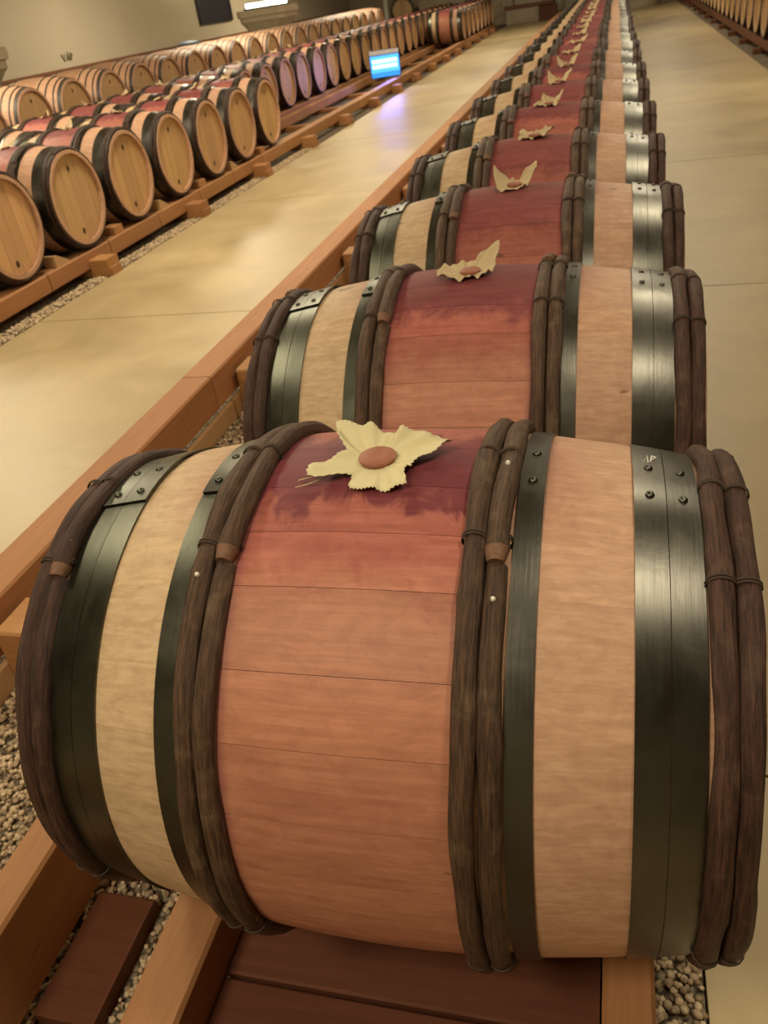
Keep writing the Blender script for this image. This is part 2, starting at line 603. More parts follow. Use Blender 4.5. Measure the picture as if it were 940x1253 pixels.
def beam_x(name, mat, parent, x0, x1, y0, y1, z0, z1, c=0.006, color=(1, 1, 1, 1)):
    me = MB().box(-(y1 - y0) / 2, (y1 - y0) / 2, -(x1 - x0) / 2, (x1 - x0) / 2, z0 - z1, 0, c).mesh(name, mat)
    o = obj(name, me, parent, color, ((x0 + x1) / 2, (y0 + y1) / 2, z1))
    o.rotation_euler = (0, 0, -PI / 2)
    return o


def shade(lo=0.8, hi=1.1, r=random):
    s = r.uniform(lo, hi)
    return (s, s * r.uniform(0.94, 1.02), s * r.uniform(0.9, 1.03), 1)


# rack of the near row: two long carrying rails on sleepers
near_rack = thing('barrel_rack', 'low timber rack of rails on sleepers carrying the long near row of barrels', 'rack', (0, 0, FZ))
near_rack.location = (0, 0, 0)
NY = 27.5
RT = -0.341
for x0, x1 in ((-0.39, -0.302), (0.283, 0.353)):
    y = -1.3
    first = True
    while y < NY:
        e = min(y + 3.3, NY)
        beam_y('rail', M_RAIL, near_rack, x0, x1, y + 0.003, e - 0.003, RT - 0.115, RT, color=shade())
        y = e
y = 0.5
while y < NY:
    beam_x('sleeper', M_DARKRAIL, near_rack, -0.42, 0.385, y - 0.07, y + 0.07, FZ - 0.004, RT - 0.117, color=shade(0.9, 1.3))
    y += 1.65
beam_x('sleeper', M_DARKRAIL, near_rack, -0.30, 0.28, -0.262, -0.06, FZ - 0.004, -0.435, 0.004, color=(0.8, 0.7, 0.75, 1))
beam_x('sleeper', M_DARKRAIL, near_rack, -0.30, 0.28, -0.47, -0.268, FZ - 0.004, -0.437, 0.004, color=(0.75, 0.62, 0.66, 1))
beam_x('sleeper', M_RAIL, near_rack, 0.359, 0.40, -0.42, -0.255, FZ - 0.004, -0.46, 0.004, color=(0.7, 0.62, 0.6, 1))

# the empty bed left of it: outer rail at the aisle, inner rail, sleepers, batten
bed = thing('empty_barrel_bed', 'empty low timber barrel bed between the left aisle and the near row', 'rack')
y = -1.4
while y < 29:
    e = min(y + 3.3, 29)
    beam_y('outer_rail', M_RAIL, bed, -1.392, -1.258, y + 0.003, e - 0.003, -0.488, RT, 0.007, shade(0.92, 1.15))
    beam_y('inner_rail', M_RAIL, bed, -0.735, -0.66, y + 0.503, e + 0.497, -0.525, RT, 0.006, shade(0.85, 1.05))
    beam_y('batten', M_BATTEN, bed, -1.256, -1.236, y + 0.103, e + 0.09, FZ - 0.004, -0.492, 0.002, shade())
    y = e
y = 0.50
while y < 29:
    beam_x('sleeper', M_RAIL, bed, -1.234, -0.736, y - 0.075, y + 0.075, FZ - 0.004, -0.39, color=shade(0.85, 1.05))
    y += 1.65
beam_x('sleeper', M_DARKRAIL, bed, -0.658, -0.54, -0.34, -0.11, FZ - 0.004, -0.535, 0.004, color=(0.75, 0.65, 0.65, 1))
beam_x('sleeper', M_DARKRAIL, bed, -0.658, -0.50, -0.72, -0.46, FZ - 0.004, -0.50, 0.004, color=(0.9, 0.8, 0.8, 1))

LZ = -0.055          # the left racks stand this much lower
LT = -0.399          # rail top


def wide_rack(label, xs, y0, y1, front, top=LT, step=1.6, start=4.385, mat=M_RAIL, protrude=0.16):
    r = thing('barrel_rack', label, 'rack')
    for x0, x1 in xs:
        y = y0
        while y < y1:
            e = min(y + step, y1)
            beam_y('rail', mat, r, x0, x1, y + 0.006, e - 0.006, top - 0.113, top, 0.006, shade(0.85, 1.12))
            y = e
    y = start
    while y > y0 + max(step, 1.6):
        y -= max(step, 1.6)
    xa = min(x for x, _ in xs) - (protrude if front < 0 else 0.02)
    xb = max(x for _, x in xs) + (protrude if front > 0 else 0.02)
    while y < y1:
        beam_x('sleeper', mat, r, xa, xb, y - 0.065, y + 0.065, FZ - 0.004, top - 0.115, 0.006, shade(0.8, 1.05))
        y += max(step, 1.6)
    return r


rackL = wide_rack('timber rack of rails and sleepers at the far side of the left aisle', [(-3.40, -3.275), (-4.13, -4.03), (-4.415, -4.305), (-5.155, -5.045)], 2.165, 28.2, 1, step=0.8, start=4.32)
y = 4.32
for i in range(-1, 15):                # notched post blocks that stick out past the front rail
    beam_x('post_block', M_RAIL, rackL, -3.273, -3.13, y + 1.6 * i - 0.075, y + 1.6 * i + 0.075, FZ - 0.004, -0.452, 0.006, shade(0.9, 1.1))
rackT = wide_rack('tall timber rack along the left wall under the raised row of plain barrels', [(-5.41, -5.32), (-6.16, -6.07)], 4.0, 23.0, 1, -0.113, mat=M_DARKRAIL, protrude=0.0)
rackR = wide_rack('dark timber rack of rails and sleepers along the right aisle', [(2.24, 2.34), (2.95, 3.05), (3.3, 3.4), (3.95, 4.05)], 9.0, 30.2, -1, -0.389, 0.9, 10.0, M_DARKRAIL, 0.09)


# ------------------------------------------------------------------ barrels
def rb(x):
    return 0.360 - 0.29 * x * x


END = 0.432


def stave_geo(a0, a1, nx=10, na=3, gap=0.0003, groove=0.0006, th=0.024, end=END, rf=rb):
    vs, fs = [], []
    if nx >= 12:
        xs = [-end, -0.37, -0.29, -0.21, -0.15, -0.13, -0.065, 0.0, 0.065, 0.12, 0.15, 0.21, 0.29, 0.37, end]
        nx = len(xs) - 1
    else:
        xs = [-end + 2 * end * i / nx for i in range(nx + 1)]
    for i in range(nx + 1):
        x = xs[i]
        r = rf(x)
        belly = 1.0 if abs(x) < 0.14 else 0.18
        g = gap * belly / r
        for j in range(na + 1):
            a = a0 + g + (a1 - a0 - 2 * g) * j / na
            d = groove * belly if j in (0, na) else 0.0
            vs.append((x, -(r - d) * cos(a), (r - d) * sin(a)))
        g = gap / r
        for a in (a1 - g, a0 + g):
            vs.append((x, -(r - th) * cos(a), (r - th) * sin(a)))
    n = na + 3
    for i in range(nx):
        for j in range(n):
            fs.append((i * n + j, (i + 1) * n + j, (i + 1) * n + (j + 1) % n, i * n + (j + 1) % n))
    fs.append(tuple(reversed(range(n))))
    fs.append(tuple(range(nx * n, (nx + 1) * n)))
    return vs, [tuple(reversed(f)) for f in fs]


bounds = [-24, -10, 3.5, 16.2, 30, 43.2, 58.6, 70, 82, 97]
rg = random.Random(11)
a = 97.0
while a < 336 - 16:
    a += rg.uniform(10.5, 15.5)
    if a < 336 - 8:
        bounds.append(a)
bounds = [rad(b) for b in bounds] + [rad(336)]
NEAR_STAVES = []
for i in range(len(bounds) - 1):
    v, f = stave_geo(bounds[i], bounds[i + 1], 12, 4)
    t = rg.random()
    if abs(math.degrees(bounds[i]) - 58.6) < 1:
        t = 0.6
    me = mesh('stave', v, f, M_OAK, True, [t] * len(f))
    NEAR_STAVES.append(me)


def body_mesh(name, mat, n=27, nx=8, seed=1, end=END, rf=rb, na=2):
    r = random.Random(seed)
    V, F, T = [], [], []
    w_ = [r.uniform(0.8, 1.2) for _ in range(n)]
    s = sum(w_)
    a = r.uniform(0, 1)
    for q in w_:
        b = a + q / s * 2 * PI
        v, f = stave_geo(a, b, nx, na, 0.0003, 0.0005, 0.024, end, rf)
        o = len(V)
        V += v
        F += [tuple(i + o for i in ff) for ff in f]
        T += [r.random()] * len(f)
        a = b
    return mesh(name, V, F, mat, True, T)


BODIES = [body_mesh('stave_shell', M_OAK, 27, 8, s) for s in (1, 2, 3)]


def head_mesh(sign, seed=1, end=END, rf=rb):
    """recessed head of six edge-joined boards"""
    r = random.Random(seed)
    R = rf(end) - 0.022
    x = sign * (end - 0.026)
    ys = [-R, -0.66 * R, -0.33 * R, 0.02 * R, 0.35 * R, 0.68 * R, R]
    V, F, T = [], [], []
    for a, b in zip(ys[:-1], ys[1:]):
        a += 0.0008
        b -= 0.0008
        n = 7
        top, bot = [], []
        for i in range(n + 1):
            y = a + (b - a) * i / n
            h = math.sqrt(max(0, R * R - y * y))
            d = 0.0015 if i in (0, n) else 0.0
            top.append((x - sign * d, y, h))
            bot.append((x - sign * d, y, -h))
        o = len(V)
        V += top + bot
        k_ = n + 1
        t = r.random()
        for i in range(n):
            q = (o + i, o + i + 1, o + k_ + i + 1, o + k_ + i)
            F.append(q if sign < 0 else tuple(reversed(q)))
            T.append(t)
    return mesh('head', V, F, M_HEAD, False, T)


HEADS = {s: [head_mesh(s, q) for q in (1, 2)] for s in (-1, 1)}


def hoop_mesh(name, x0, x1, a_s=0.0, over=0.45, t=0.0022, n=72, rf=rb, mat=None, near=False):
    """riveted flat hoop: starts at angle a_s, goes once round and laps over itself by `over`"""
    N = n + int(n * over / (2 * PI))
    vs, fs = [], []
    for i in range(N + 1):
        u = i / n * 2 * PI
        a = a_s - over / 2 + u
        lift = 0.0
        if near:
            lift = (t + 0.0004) * min(1.0, max(0.0, (over + 0.16 - u) / 0.16))
        elif u > 2 * PI - 0.18:
            lift = min(1.0, (u - 2 * PI + 0.18) / 0.16) * (t + 0.0003)
        for x, d in ((x0, 0.0), (x0, t), (x0 * 0.5 + x1 * 0.5, t), (x1, t), (x1, 0.0)):
            r = rf(x) + d + lift + 0.0004
            vs.append((x, -r * cos(a), r * sin(a)))
    m_ = 5
    for i in range(N):
        for j in range(m_ - 1):
            fs.append((i * m_ + j, i * m_ + j + 1, (i + 1) * m_ + j + 1, (i + 1) * m_ + j))
        fs.append((i * m_ + 4, i * m_, (i + 1) * m_, (i + 1) * m_ + 4))
    fs.append((0, 4, 3, 2, 1))
    e = N * m_
    fs.append((e, e + 1, e + 2, e + 3, e + 4))
    me = mesh(name, vs, fs, mat or M_IRON, True)
    return me


def set_sharp(me, ang=0.6):
    try:
        me.set_sharp_from_angle(angle=ang)
    except Exception:
        pass
    return me


def rivet_mesh(x, a, r, rr=0.0055):
    """domed rivet on the barrel skin at axial x, angle a, skin radius r"""
    n = 10
    N = Vector((0, -cos(a), sin(a)))
    T = Vector((0, sin(a), cos(a)))
    X = Vector((1, 0, 0))
    c0 = N * r + X * x
    vs, fs = [], []
    for q, h in ((1.0, -0.0015), (0.98, 0.0008), (0.80, 0.0026), (0.45, 0.0036)):
        for i in range(n):
            u = 2 * PI * i / n
            vs.append(c0 + (X * cos(u) + T * sin(u)) * (rr * q) + N * h)
    for j in range(3):
        for i in range(n):
            fs.append((j * n + i, j * n + (i + 1) % n, (j + 1) * n + (i + 1) % n, (j + 1) * n + i))
    fs.append(tuple(range(3 * n, 4 * n)))
    return mesh('rivet', vs, fs, M_IRON, True)


def twig_mesh(x0, a_s, seed, n=120, m_=9, rad_=0.0134, sink=0.006, wob=1.0):
    """a split hazel rod bent once round the barrel; cut thick end at angle a_s"""
    r = random.Random(seed)
    ph = [r.uniform(0, 6.28) for _ in range(6)]
    nodes = [r.uniform(0, 2 * PI) for _ in range(5)]
    vs, fs, fm = [], [], []
    base = rb(x0) + sink
    for i in range(n + 1):
        u = i / n
        a = a_s + u * 2 * PI * 1.0
        # thick butt at the start riding over the thin tail
        lift = 0.0050 * max(0.0, 1 - u / 0.07)
        R = rad_ * (1.04 - 0.08 * u)
        if i == 0:
            R *= 0.72
            lift += 0.002
        if u > 0.95:
            lift -= 0.0045 * (u - 0.95) / 0.05
        R *= 1 + wob * (0.05 * sin(7 * a + ph[0]) + 0.035 * sin(17 * a + ph[1]))
        for nd in nodes:
            d = (a - nd + PI) % (2 * PI) - PI
            R += 0.0016 * wob * math.exp(-(d / 0.035) ** 2)
        xc = x0 + wob * (0.0012 * sin(5 * a + ph[2]) + 0.0008 * sin(11 * a + ph[3]))
        rc = base + lift + wob * 0.0006 * sin(9 * a + ph[4])
        for j in range(m_):
            b = 2 * PI * j / m_
            rr = R * (1 + 0.05 * sin(3 * b + ph[5] + a))
            q = rc + rr * sin(b) * 0.98
            vs.append((xc + rr * cos(b), -q * cos(a), q * sin(a)))
    for i in range(n):
        for j in range(m_):
            fs.append((i * m_ + j, (i + 1) * m_ + j, (i + 1) * m_ + (j + 1) % m_, i * m_ + (j + 1) % m_))
            fm.append(1 if i < 1 and n > 100 else 0)
    fs.append(tuple(range(m_)))
    fm.append(1)
    fs.append(tuple(reversed(range(n * m_, (n + 1) * m_))))
    fm.append(0)
    me = mesh('twig_hoop', vs, fs, None, True, None, [M_BARK, M_CUT], fm)
    return me


def tie_mesh(xs, a, seed=0, rad_=0.0134, sink=0.006):
    """wicker lashing wound twice round each rod of a pair"""
    mb = MB()
    for x0 in xs:
        rc = rb(x0) + sink
        for q in (-0.0018, 0.0018):
            pts = []
            for i in range(15):
                b = 2 * PI * i / 14
                aa = a + q / rc + 0.006 * sin(b)
                rr = rad_ * 1.06 + 0.0004
                qq = rc + rr * sin(b)
                pts.append((x0 + rr * cos(b), -qq * cos(aa), qq * sin(aa)))
            mb.tube(pts, 0.0013, 5)
    return mb.mesh('binding', M_WICKER, True)


# hoop and rod positions along the barrel (mirrored); b1 has its own set
STD = dict(mid=(0.1475, 0.1735), nar=(0.187, 0.213), wid=(0.3075, 0.3425, 0.3435, 0.3785), out=(0.3925, 0.4175))
B1R = dict(mid=(0.1400, 0.1665), nar=(0.181, 0.2100), wid=(0.3080, 0.3428, 0.3437, 0.3790), out=(0.3935, 0.4195))
B1L = dict(mid=(0.1480, 0.1745), nar=(0.189, 0.2185), wid=(0.3060, 0.3420, 0.3428, 0.3785), out=(0.3910, 0.4145))
TW = {}

GREEN = (0.95, 0.98, 0.82, 1)
BRIGHT = (1.02, 1.0, 0.95, 1)
GREYBARK = (0.92, 0.78, 0.66, 1)
PURPLE = (0.68, 0.50, 0.50, 1)


def rod_tint(side, outer, r):
    s = r.uniform(0.85, 1.1)
    base = PURPLE if outer else GREYBARK
    return (base[0] * s, base[1] * s, base[2] * s, 1)


# ---- shared kit for the standard barrel
def kit(R_, L_, fine, a_mid=(60, 61), seed=1):
    n, mm = (132, 10) if fine else (56, 6)
    items = []
    for side, D in ((1, R_), (-1, L_)):
        r = random.Random(seed + side)
        starts = {('mid', 0): 205, ('mid', 1): 64, ('out', 0): 150, ('out', 1): 215} if side > 0 else \
                 {('mid', 0): 62.5, ('mid', 1): 230, ('out', 0): 60.5, ('out', 1): 200}
        for g in ('mid', 'out'):
            for i in (0, 1):
                st = starts[(g, i)] if seed == 1 else r.uniform(20, 340)
                items.append(('twig_hoop', twig_mesh(side * D[g][i], rad(st), seed * 10 + i + (5 if g == 'out' else 0) + (50 if side < 0 else 0), n, mm), (side, g), None))
            aa = ((68.8, 91.5) if side > 0 else (66, 93)) if g == 'mid' else ((89.5, 65) if side > 0 else (64.5, 89.5))
            if fine:
                for q in aa + (-20, 180, 250):
                    items.append(('binding', tie_mesh([side * x for x in D[g]], rad(q)), (side, 'tie'), None))
        W = D['wid']
        lap = (96, 0.50) if side > 0 else (91.1, 0.36)
        for x0, x1 in (D['nar'], W[:2], W[2:]):
            x0, x1 = sorted((side * x0, side * x1))
            over = lap[1]
            me = hoop_mesh('iron_hoop', x0, x1, rad(lap[0]), over, 0.0022 if side > 0 else 0.003, 96 if fine else 48, near=side < 0)
            rv = []
            if fine:
                xc = (x0 + x1) / 2
                for da in ((84.8, 95.0) if side > 0 else (84.4, 94.0)):
                    rv.append(rivet_mesh(xc, rad(da), rb(xc) + (0.0051 if side > 0 else 0.0066)))
            items.append(('iron_hoop', me, (side, 'iron'), rv))
    return items


KIT1 = kit(B1R, B1L, True, seed=1)
KIT2 = kit(STD, STD, True, seed=2)
KITF = [kit(STD, STD, False, seed=s) for s in (3, 4)]


def head_marks(sign, end=END, rf=rb):
    x = sign * (end - 0.0255)
    R = rf(end)
    out = []
    for cy, cz, q in ((0.01, 0.62 * R, 0.012), (-0.03, -0.70 * R, 0.014)):
        pts = [(x, cy + q * cos(u), cz + q * 1.5 * sin(u)) for u in [2 * PI * i / 10 for i in range(10)]]
        pts2 = [(x + sign * 0.003, p[1], p[2]) for p in pts]
        mb = MB().add(pts + pts2, [tuple(range(10, 20)), tuple(reversed(range(10)))] + [(i, (i + 1) % 10, 10 + (i + 1) % 10, 10 + i) for i in range(10)])
        out.append(mb.mesh('head_plug', M_HOLE))
    return out


PLUGS = {s: head_marks(s) for s in (-1, 1)}


def barrel(label, loc, items, staves, rnd, group, rz=0.0, bright=0.5, var=0, heads=(1, -1)):
    t = thing('wine_barrel', label, 'barrel', loc, group, rz)
    col = (rnd, bright, random.random(), 1)
    if staves:
        for me in NEAR_STAVES:
            obj('stave', me, t, col)
    else:
        obj('stave_shell', BODIES[var % 3], t, col)
    for s in heads:
        h = random.uniform(0.88, 1.1)
        hd = obj('head', HEADS[s][var % 2], t, (h, h * random.uniform(0.95, 1.03), h * random.uniform(0.9, 1.05), 1))
        for pm in PLUGS[s]:
            obj('head_plug', pm, hd)
    for nm, me, (side, g), rv in items:
        if g == 'tie':
            c = (1, 1, 1, 1)
        elif g == 'iron':
            c = BRIGHT if side > 0 else GREEN
        else:
            c = rod_tint(side, g == 'out', random)
            if not staves:
                c = (c[0] * 0.6, c[1] * 0.6, c[2] * 0.6, 1)
        o = obj(nm, me, t, c)
        for r_ in (rv or ()):
            obj('rivet', r_, o, c)
    return t


# ------------------------------------------------------------------ linen and bungs
def cloth_mesh(ctrl, seed=0, n=180, rows=9):
    """pinked square of linen: ctrl = [(angle deg, radius, lift)], laid over the belly of a barrel (local z = 0 at belly top)"""
    ctrl = sorted(ctrl)
    r = random.Random(seed)
    ph = r.uniform(0, 6)

    def at(deg):
        deg %= 360
        for i, (a, q, l) in enumerate(ctrl):
            b = ctrl[(i + 1) % len(ctrl)]
            a2 = b[0] + (360 if i == len(ctrl) - 1 else 0)
            d = deg if deg >= ctrl[0][0] else deg + 360
            if a <= d <= a2:
                u = (d - a) / (a2 - a)
                u = 0.5 * u + 0.5 * u * u * (3 - 2 * u)
                return q + (b[1] - q) * u, l + (b[2] - l) * u
        return ctrl[0][1], ctrl[0][2]

    top = []
    for j in range(rows + 1):
        t = j / rows
        for i in range(n):
            th = 360 * i / n
            R, l = at(th)
            if j == rows:
                R += 0.0014 * (1 if i % 2 else -1)
            q = 0.010 + (R - 0.010) * t
            x, y = q * cos(rad(th)), q * sin(rad(th))
            base = math.sqrt(max(0.01, 0.3612 ** 2 - y * y)) - 0.36
            fold = 0.0040 * t * sin(rad(th) * 7 + ph) + 0.0026 * t * sin(rad(th) * 15 + 2 * ph + 3 * t)
            z = base + max(0.0008, l * t ** 1.7 + fold * (1 if l > 0.004 else 0.4) + 0.002 * t)
            top.append((x, y, z))
    m_ = len(top)
    vs = top + [(x, y, z - 0.0007) for x, y, z in top]
    fs = []
    for j in range(rows):
        for i in range(n):
            a, b, c, d = j * n + i, j * n + (i + 1) % n, (j + 1) * n + (i + 1) % n, (j + 1) * n + i
            fs.append((a, d, c, b))
            fs.append((a + m_, b + m_, c + m_, d + m_))
    for i in range(n):
        a, b = rows * n + i, rows * n + (i + 1) % n
        fs.append((a, a + m_, b + m_, b))
    return mesh('linen', vs, fs, M_LINEN, True)


CLOTHS = [
    cloth_mesh([(22, 0.096, 0.012), (36, 0.070, 0.020), (58, 0.050, 0.022), (88, 0.046, 0.018), (118, 0.058, 0.026), (141, 0.084, 0.036), (152, 0.066, 0.024), (172, 0.040, 0.012), (213, 0.092, 0.010),
                (236, 0.044, 0.006), (254, 0.068, 0.003), (280, 0.064, 0.004), (309, 0.078, 0.006), (318, 0.058, 0.008), (340, 0.050, 0.010)], 1),
    cloth_mesh([(20, 0.060, 0.012), (42, 0.085, 0.058), (75, 0.045, 0.02), (120, 0.05, 0.012), (165, 0.062, 0.014), (200, 0.078, 0.012), (240, 0.055, 0.005), (290, 0.045, 0.006), (330, 0.05, 0.006)], 2),
    cloth_mesh([(30, 0.078, 0.062), (75, 0.036, 0.012), (110, 0.04, 0.012), (150, 0.075, 0.052), (195, 0.055, 0.01), (225, 0.066, 0.006), (270, 0.048, 0.002), (310, 0.045, 0.004), (350, 0.05, 0.012)], 3),
    cloth_mesh([(15, 0.080, 0.028), (60, 0.050, 0.024), (110, 0.042, 0.012), (160, 0.080, 0.016), (200, 0.05, 0.01), (230, 0.07, 0.005), (270, 0.05, 0.004), (320, 0.06, 0.008)], 4),
    cloth_mesh([(35, 0.070, 0.050), (80, 0.040, 0.018), (130, 0.066, 0.040), (170, 0.044, 0.012), (215, 0.078, 0.008), (265, 0.046, 0.004), (320, 0.070, 0.006), (350, 0.045, 0.01)], 5),
]
STOP = MB().lathe([(0.0215, -0.006), (0.0225, 0.004), (0.0240, 0.0060), (0.0235, 0.0088), (0.0215, 0.0100), (0.012, 0.0106), (0.003, 0.0108)], 28).mesh('stopper', M_STOPPER, True)
set_sharp(STOP, 0.7)


def bung(label, bx, by, bz, var, group, rz=0.0, thread=False):
    t = thing('bung_cloth', label, 'bung cloth', (bx, by, bz + 0.36), group, rz)
    sh = random.uniform(0.82, 1.0)
    obj('linen', CLOTHS[var], t, (1, 1, 1, 1) if thread else (sh, sh * 0.88, sh * 0.86, 1))
    if not thread:
        t.scale = (0.86, 0.86, 0.9)
    obj('stopper', STOP, t)
    if thread:
        mb = MB()
        mb.tube([(-0.058, -0.036, 0.0020), (-0.078, -0.047, 0.004), (-0.090, -0.050, 0.002)], 0.0006, 5)
        mb.tube([(-0.055, -0.040, 0.0020), (-0.078, -0.055, -0.001), (-0.092, -0.058, -0.003)], 0.0006, 5)
        obj('loose_thread', mb.mesh('loose_thread', M_LINEN, True), t)
    return t


ORD = ['first', 'second', 'third', 'fourth', 'fifth', 'sixth', 'seventh', 'eighth', 'ninth', 'tenth', 'eleventh', 'twelfth', 'thirteenth', 'fourteenth',
       'fifteenth', 'sixteenth', 'seventeenth', 'eighteenth', 'nineteenth', 'twentieth']
TENS = {2: 'twenty', 3: 'thirty'}


def nth(i):
    """1 -> first"""
    if i <= 20:
        return ORD[i - 1]
    return TENS[i // 10] + ('-' + ORD[i % 10 - 1] if i % 10 else '') if i % 10 else {30: 'thirtieth'}[i]


# ------------------------------------------------------------------ the near row
ys = [0.0, 0.7481, 1.5006, 2.2678, 3.0287]
xo = [0.0, 0.009, 0.0207, 0.0117, 0.012]
while len(ys) < 34:
    ys.append(ys[-1] + 0.760)
    xo.append(0.012 + random.uniform(-0.006, 0.006))
near_r = [0.08, 0.40, 0.80, 0.9, 0.45, 0.8, 0.35, 0.95]
for i, (y, x) in enumerate(zip(ys, xo)):
    rnd = near_r[i] if i < len(near_r) else random.uniform(0.2, 1.0)
    if i == 0:
        lab = 'large wine barrel nearest the camera, magenta top, tan belly, hazel rod hoops'
    else:
        lab = '%s barrel back in the long near row, wine-stained belly and hazel hoops' % nth(i + 1)
    items = KIT1 if i == 0 else (KIT2 if i < 8 else KITF[i % 2])
    b = barrel(lab, (x, y, 0), items, i < 8, rnd, 'wine barrels in the near row', 0.004 if i == 0 else random.uniform(-0.006, 0.006),
               [0.5, 0.45, 0.5, 0.55][i] if i < 4 else random.random(), i)
    if i == 0:
        # small white-headed nails in the rods, chalk letters on the iron
        for xx, aa in ((0.1665, 57.2), (0.1665, 86.5), (-0.1745, 59.5)):
            rr = rb(abs(xx)) + 0.006 + 0.0134
            n_ = rivet_mesh(xx, rad(aa), rr - 0.0004, 0.0029)
            n_.materials[0] = M_WHITE
            o = obj('nail', n_, b)
            o['label'] = 'small white nail head'
        mb = MB()
        a0, x0 = rad(99.5), 0.325
        R = rb(x0) + 0.0058

        def sk(u, v):
            a_ = a0 + v / R
            return (x0 + u, -R * cos(a_), R * sin(a_))
        for st in ([(-0.010, -0.010), (-0.008, 0.012), (-0.004, -0.008), (0.001, 0.013), (0.001, -0.010)], [(0.004, -0.008), (0.006, 0.012), (0.011, 0.006), (0.006, 0.000)]):
            mb.tube([sk(*p) for p in st], 0.0008, 4)
        o = obj('chalk_mark', mb.mesh('chalk_mark', M_CHALK, True), b)
        o['label'] = 'white chalk scrawl'
    var = [0, 1, 2, 3, 4][i] if i < 5 else random.randrange(1, 5)
    if i == 0:
        lab = 'frayed cream linen flower under a wooden bung on the nearest barrel'
    else:
        lab = 'cream linen under a bung on the %s barrel back in the near row' % nth(i + 1)
    bung(lab, x + (0.002 if i == 0 else 0.0), y, 0, var, 'bung cloths on the near row', 0 if i < 3 else random.uniform(-0.4, 0.4), i == 0)

# ------------------------------------------------------------------ left rack: front row, gap, front row again, second row
front = [2.83 + 0.77 * i for i in range(8)]
fx = -3.712
k_ = 0
for i, y in enumerate(front):
    if y < 3.2:
        continue
    k_ += 1
    barrel('%s barrel from the left in front rack row, round tan head towards the aisle' % nth(k_).capitalize().lower(),
           (fx + random.uniform(-0.012, 0.012), y, LZ), KITF[i % 2], False, random.uniform(0.3, 0.9), 'front row barrels before the gap', random.uniform(-0.01, 0.01), random.random(), i)
    bung('cream linen bung cloth on the %s barrel from the left in front rack row' % nth(k_), fx, y, LZ, random.randrange(1, 5), 'bung cloths on the front rack row', random.uniform(0, 6))
k_ = 0
for i in range(8):
    y = 22.0 + 0.775 * i
    k_ += 1
    barrel('%s barrel beyond the gap in front rack row, far down the left aisle' % nth(k_), (fx, y, LZ), KITF[i % 2], False, random.uniform(0.3, 0.9), 'front row barrels beyond the gap', 0, random.random(), i)
sx = -4.73
k_ = 0
y = 3.3
while y < 28.0:
    k_ += 1
    barrel('%s barrel from the left in second rack row, behind the front rack row' % nth(k_), (sx + random.uniform(-0.01, 0.01), y, LZ), KITF[k_ % 2], False,
           random.uniform(0.3, 1.0), 'second row barrels of the left rack', 0, random.random(), k_)
    if y < 14:
        bung('cream linen bung cloth on the %s barrel from the left in second rack row' % nth(k_), sx, y, LZ, random.randrange(1, 5), 'bung cloths on the second rack row', random.uniform(0, 6))
    y += 0.77

# wedges lying on the rails between the front-row barrels
wedge = MB().prism_y([(-0.10, 0.0), (0.10, 0.0), (0.10, 0.012), (-0.06, 0.075), (-0.10, 0.075)], -0.045, 0.045).mesh('wedge', M_BATTEN)
wedge2 = MB().box(-0.08, 0.08, -0.05, 0.05, 0, 0.06, 0.006).mesh('wedge', M_RAIL)
k_ = 0
for i, y in enumerate(front[:-1]):
    if y < 2.9:
        continue
    k_ += 1
    o = obj('wooden_wedge', wedge if i % 2 else wedge2, None, shade(0.95, 1.1), (-3.335, y + 0.385, LT + 0.0005))
    o.rotation_euler = (0, 0, PI / 2)
    o.scale = (0.75, 1, 1)
    tag(o, 'small wooden wedge on the front rail right of the %s barrel from the left' % nth(k_ + 0), 'wedge', 'wedges on the front rail')

# ------------------------------------------------------------------ third row: plain pale barrels, thin black hoops, raised
E3 = 0.44
B3 = body_mesh('stave_shell', M_PLAIN_OAK, 27, 8, 9, E3)
H3 = {1: head_mesh(1, 5, E3), -1: head_mesh(-1, 6, E3)}
P3 = {1: head_marks(1, E3), -1: head_marks(-1, E3)}
HOOP3 = []
for s in (1, -1):
    for x0, x1 in ((0.393, 0.432), (0.343, 0.358), (0.258, 0.274), (0.165, 0.181)):
        q0, q1 = sorted((s * x0, s * x1))
        HOOP3.append(hoop_mesh('thin_hoop', q0, q1, rad(90), 0.1, 0.004, 40, mat=M_BLACKHOOP))
k_ = 0
y = 5.53 - 0.78
while y < 22.4:
    k_ += 1
    t = thing('plain_barrel', '%s pale oak barrel with thin black hoops from the left, raised along the wall' % nth(k_), 'barrel', (-5.74 + random.uniform(-0.01, 0.01), y, 0.222), 'plain barrels along the left wall')
    obj('stave_shell', B3, t, (random.uniform(0.2, 0.9), random.random(), 0, 1))
    for s in (1, -1):
        h = random.uniform(0.82, 0.98)
        hd = obj('head', H3[s], t, (h, h, h, 1))
        for pm in P3[s]:
            obj('head_plug', pm, hd)
    for me in HOOP3:
        obj('thin_hoop', me, t, (0.35, 0.3, 0.26, 1))
    y += 0.78

# ------------------------------------------------------------------ right rack
k_ = 0
y = 11.4
while y < 29.9:
    k_ += 1
    barrel('%s barrel in the right rack counted from the camera, tan head to the aisle' % nth(k_), (2.22 + END, y, -0.045), KITF[k_ % 2], False, random.uniform(0.3, 0.9), 'barrels in the right rack', 0, random.random(), k_)
    y += 0.765

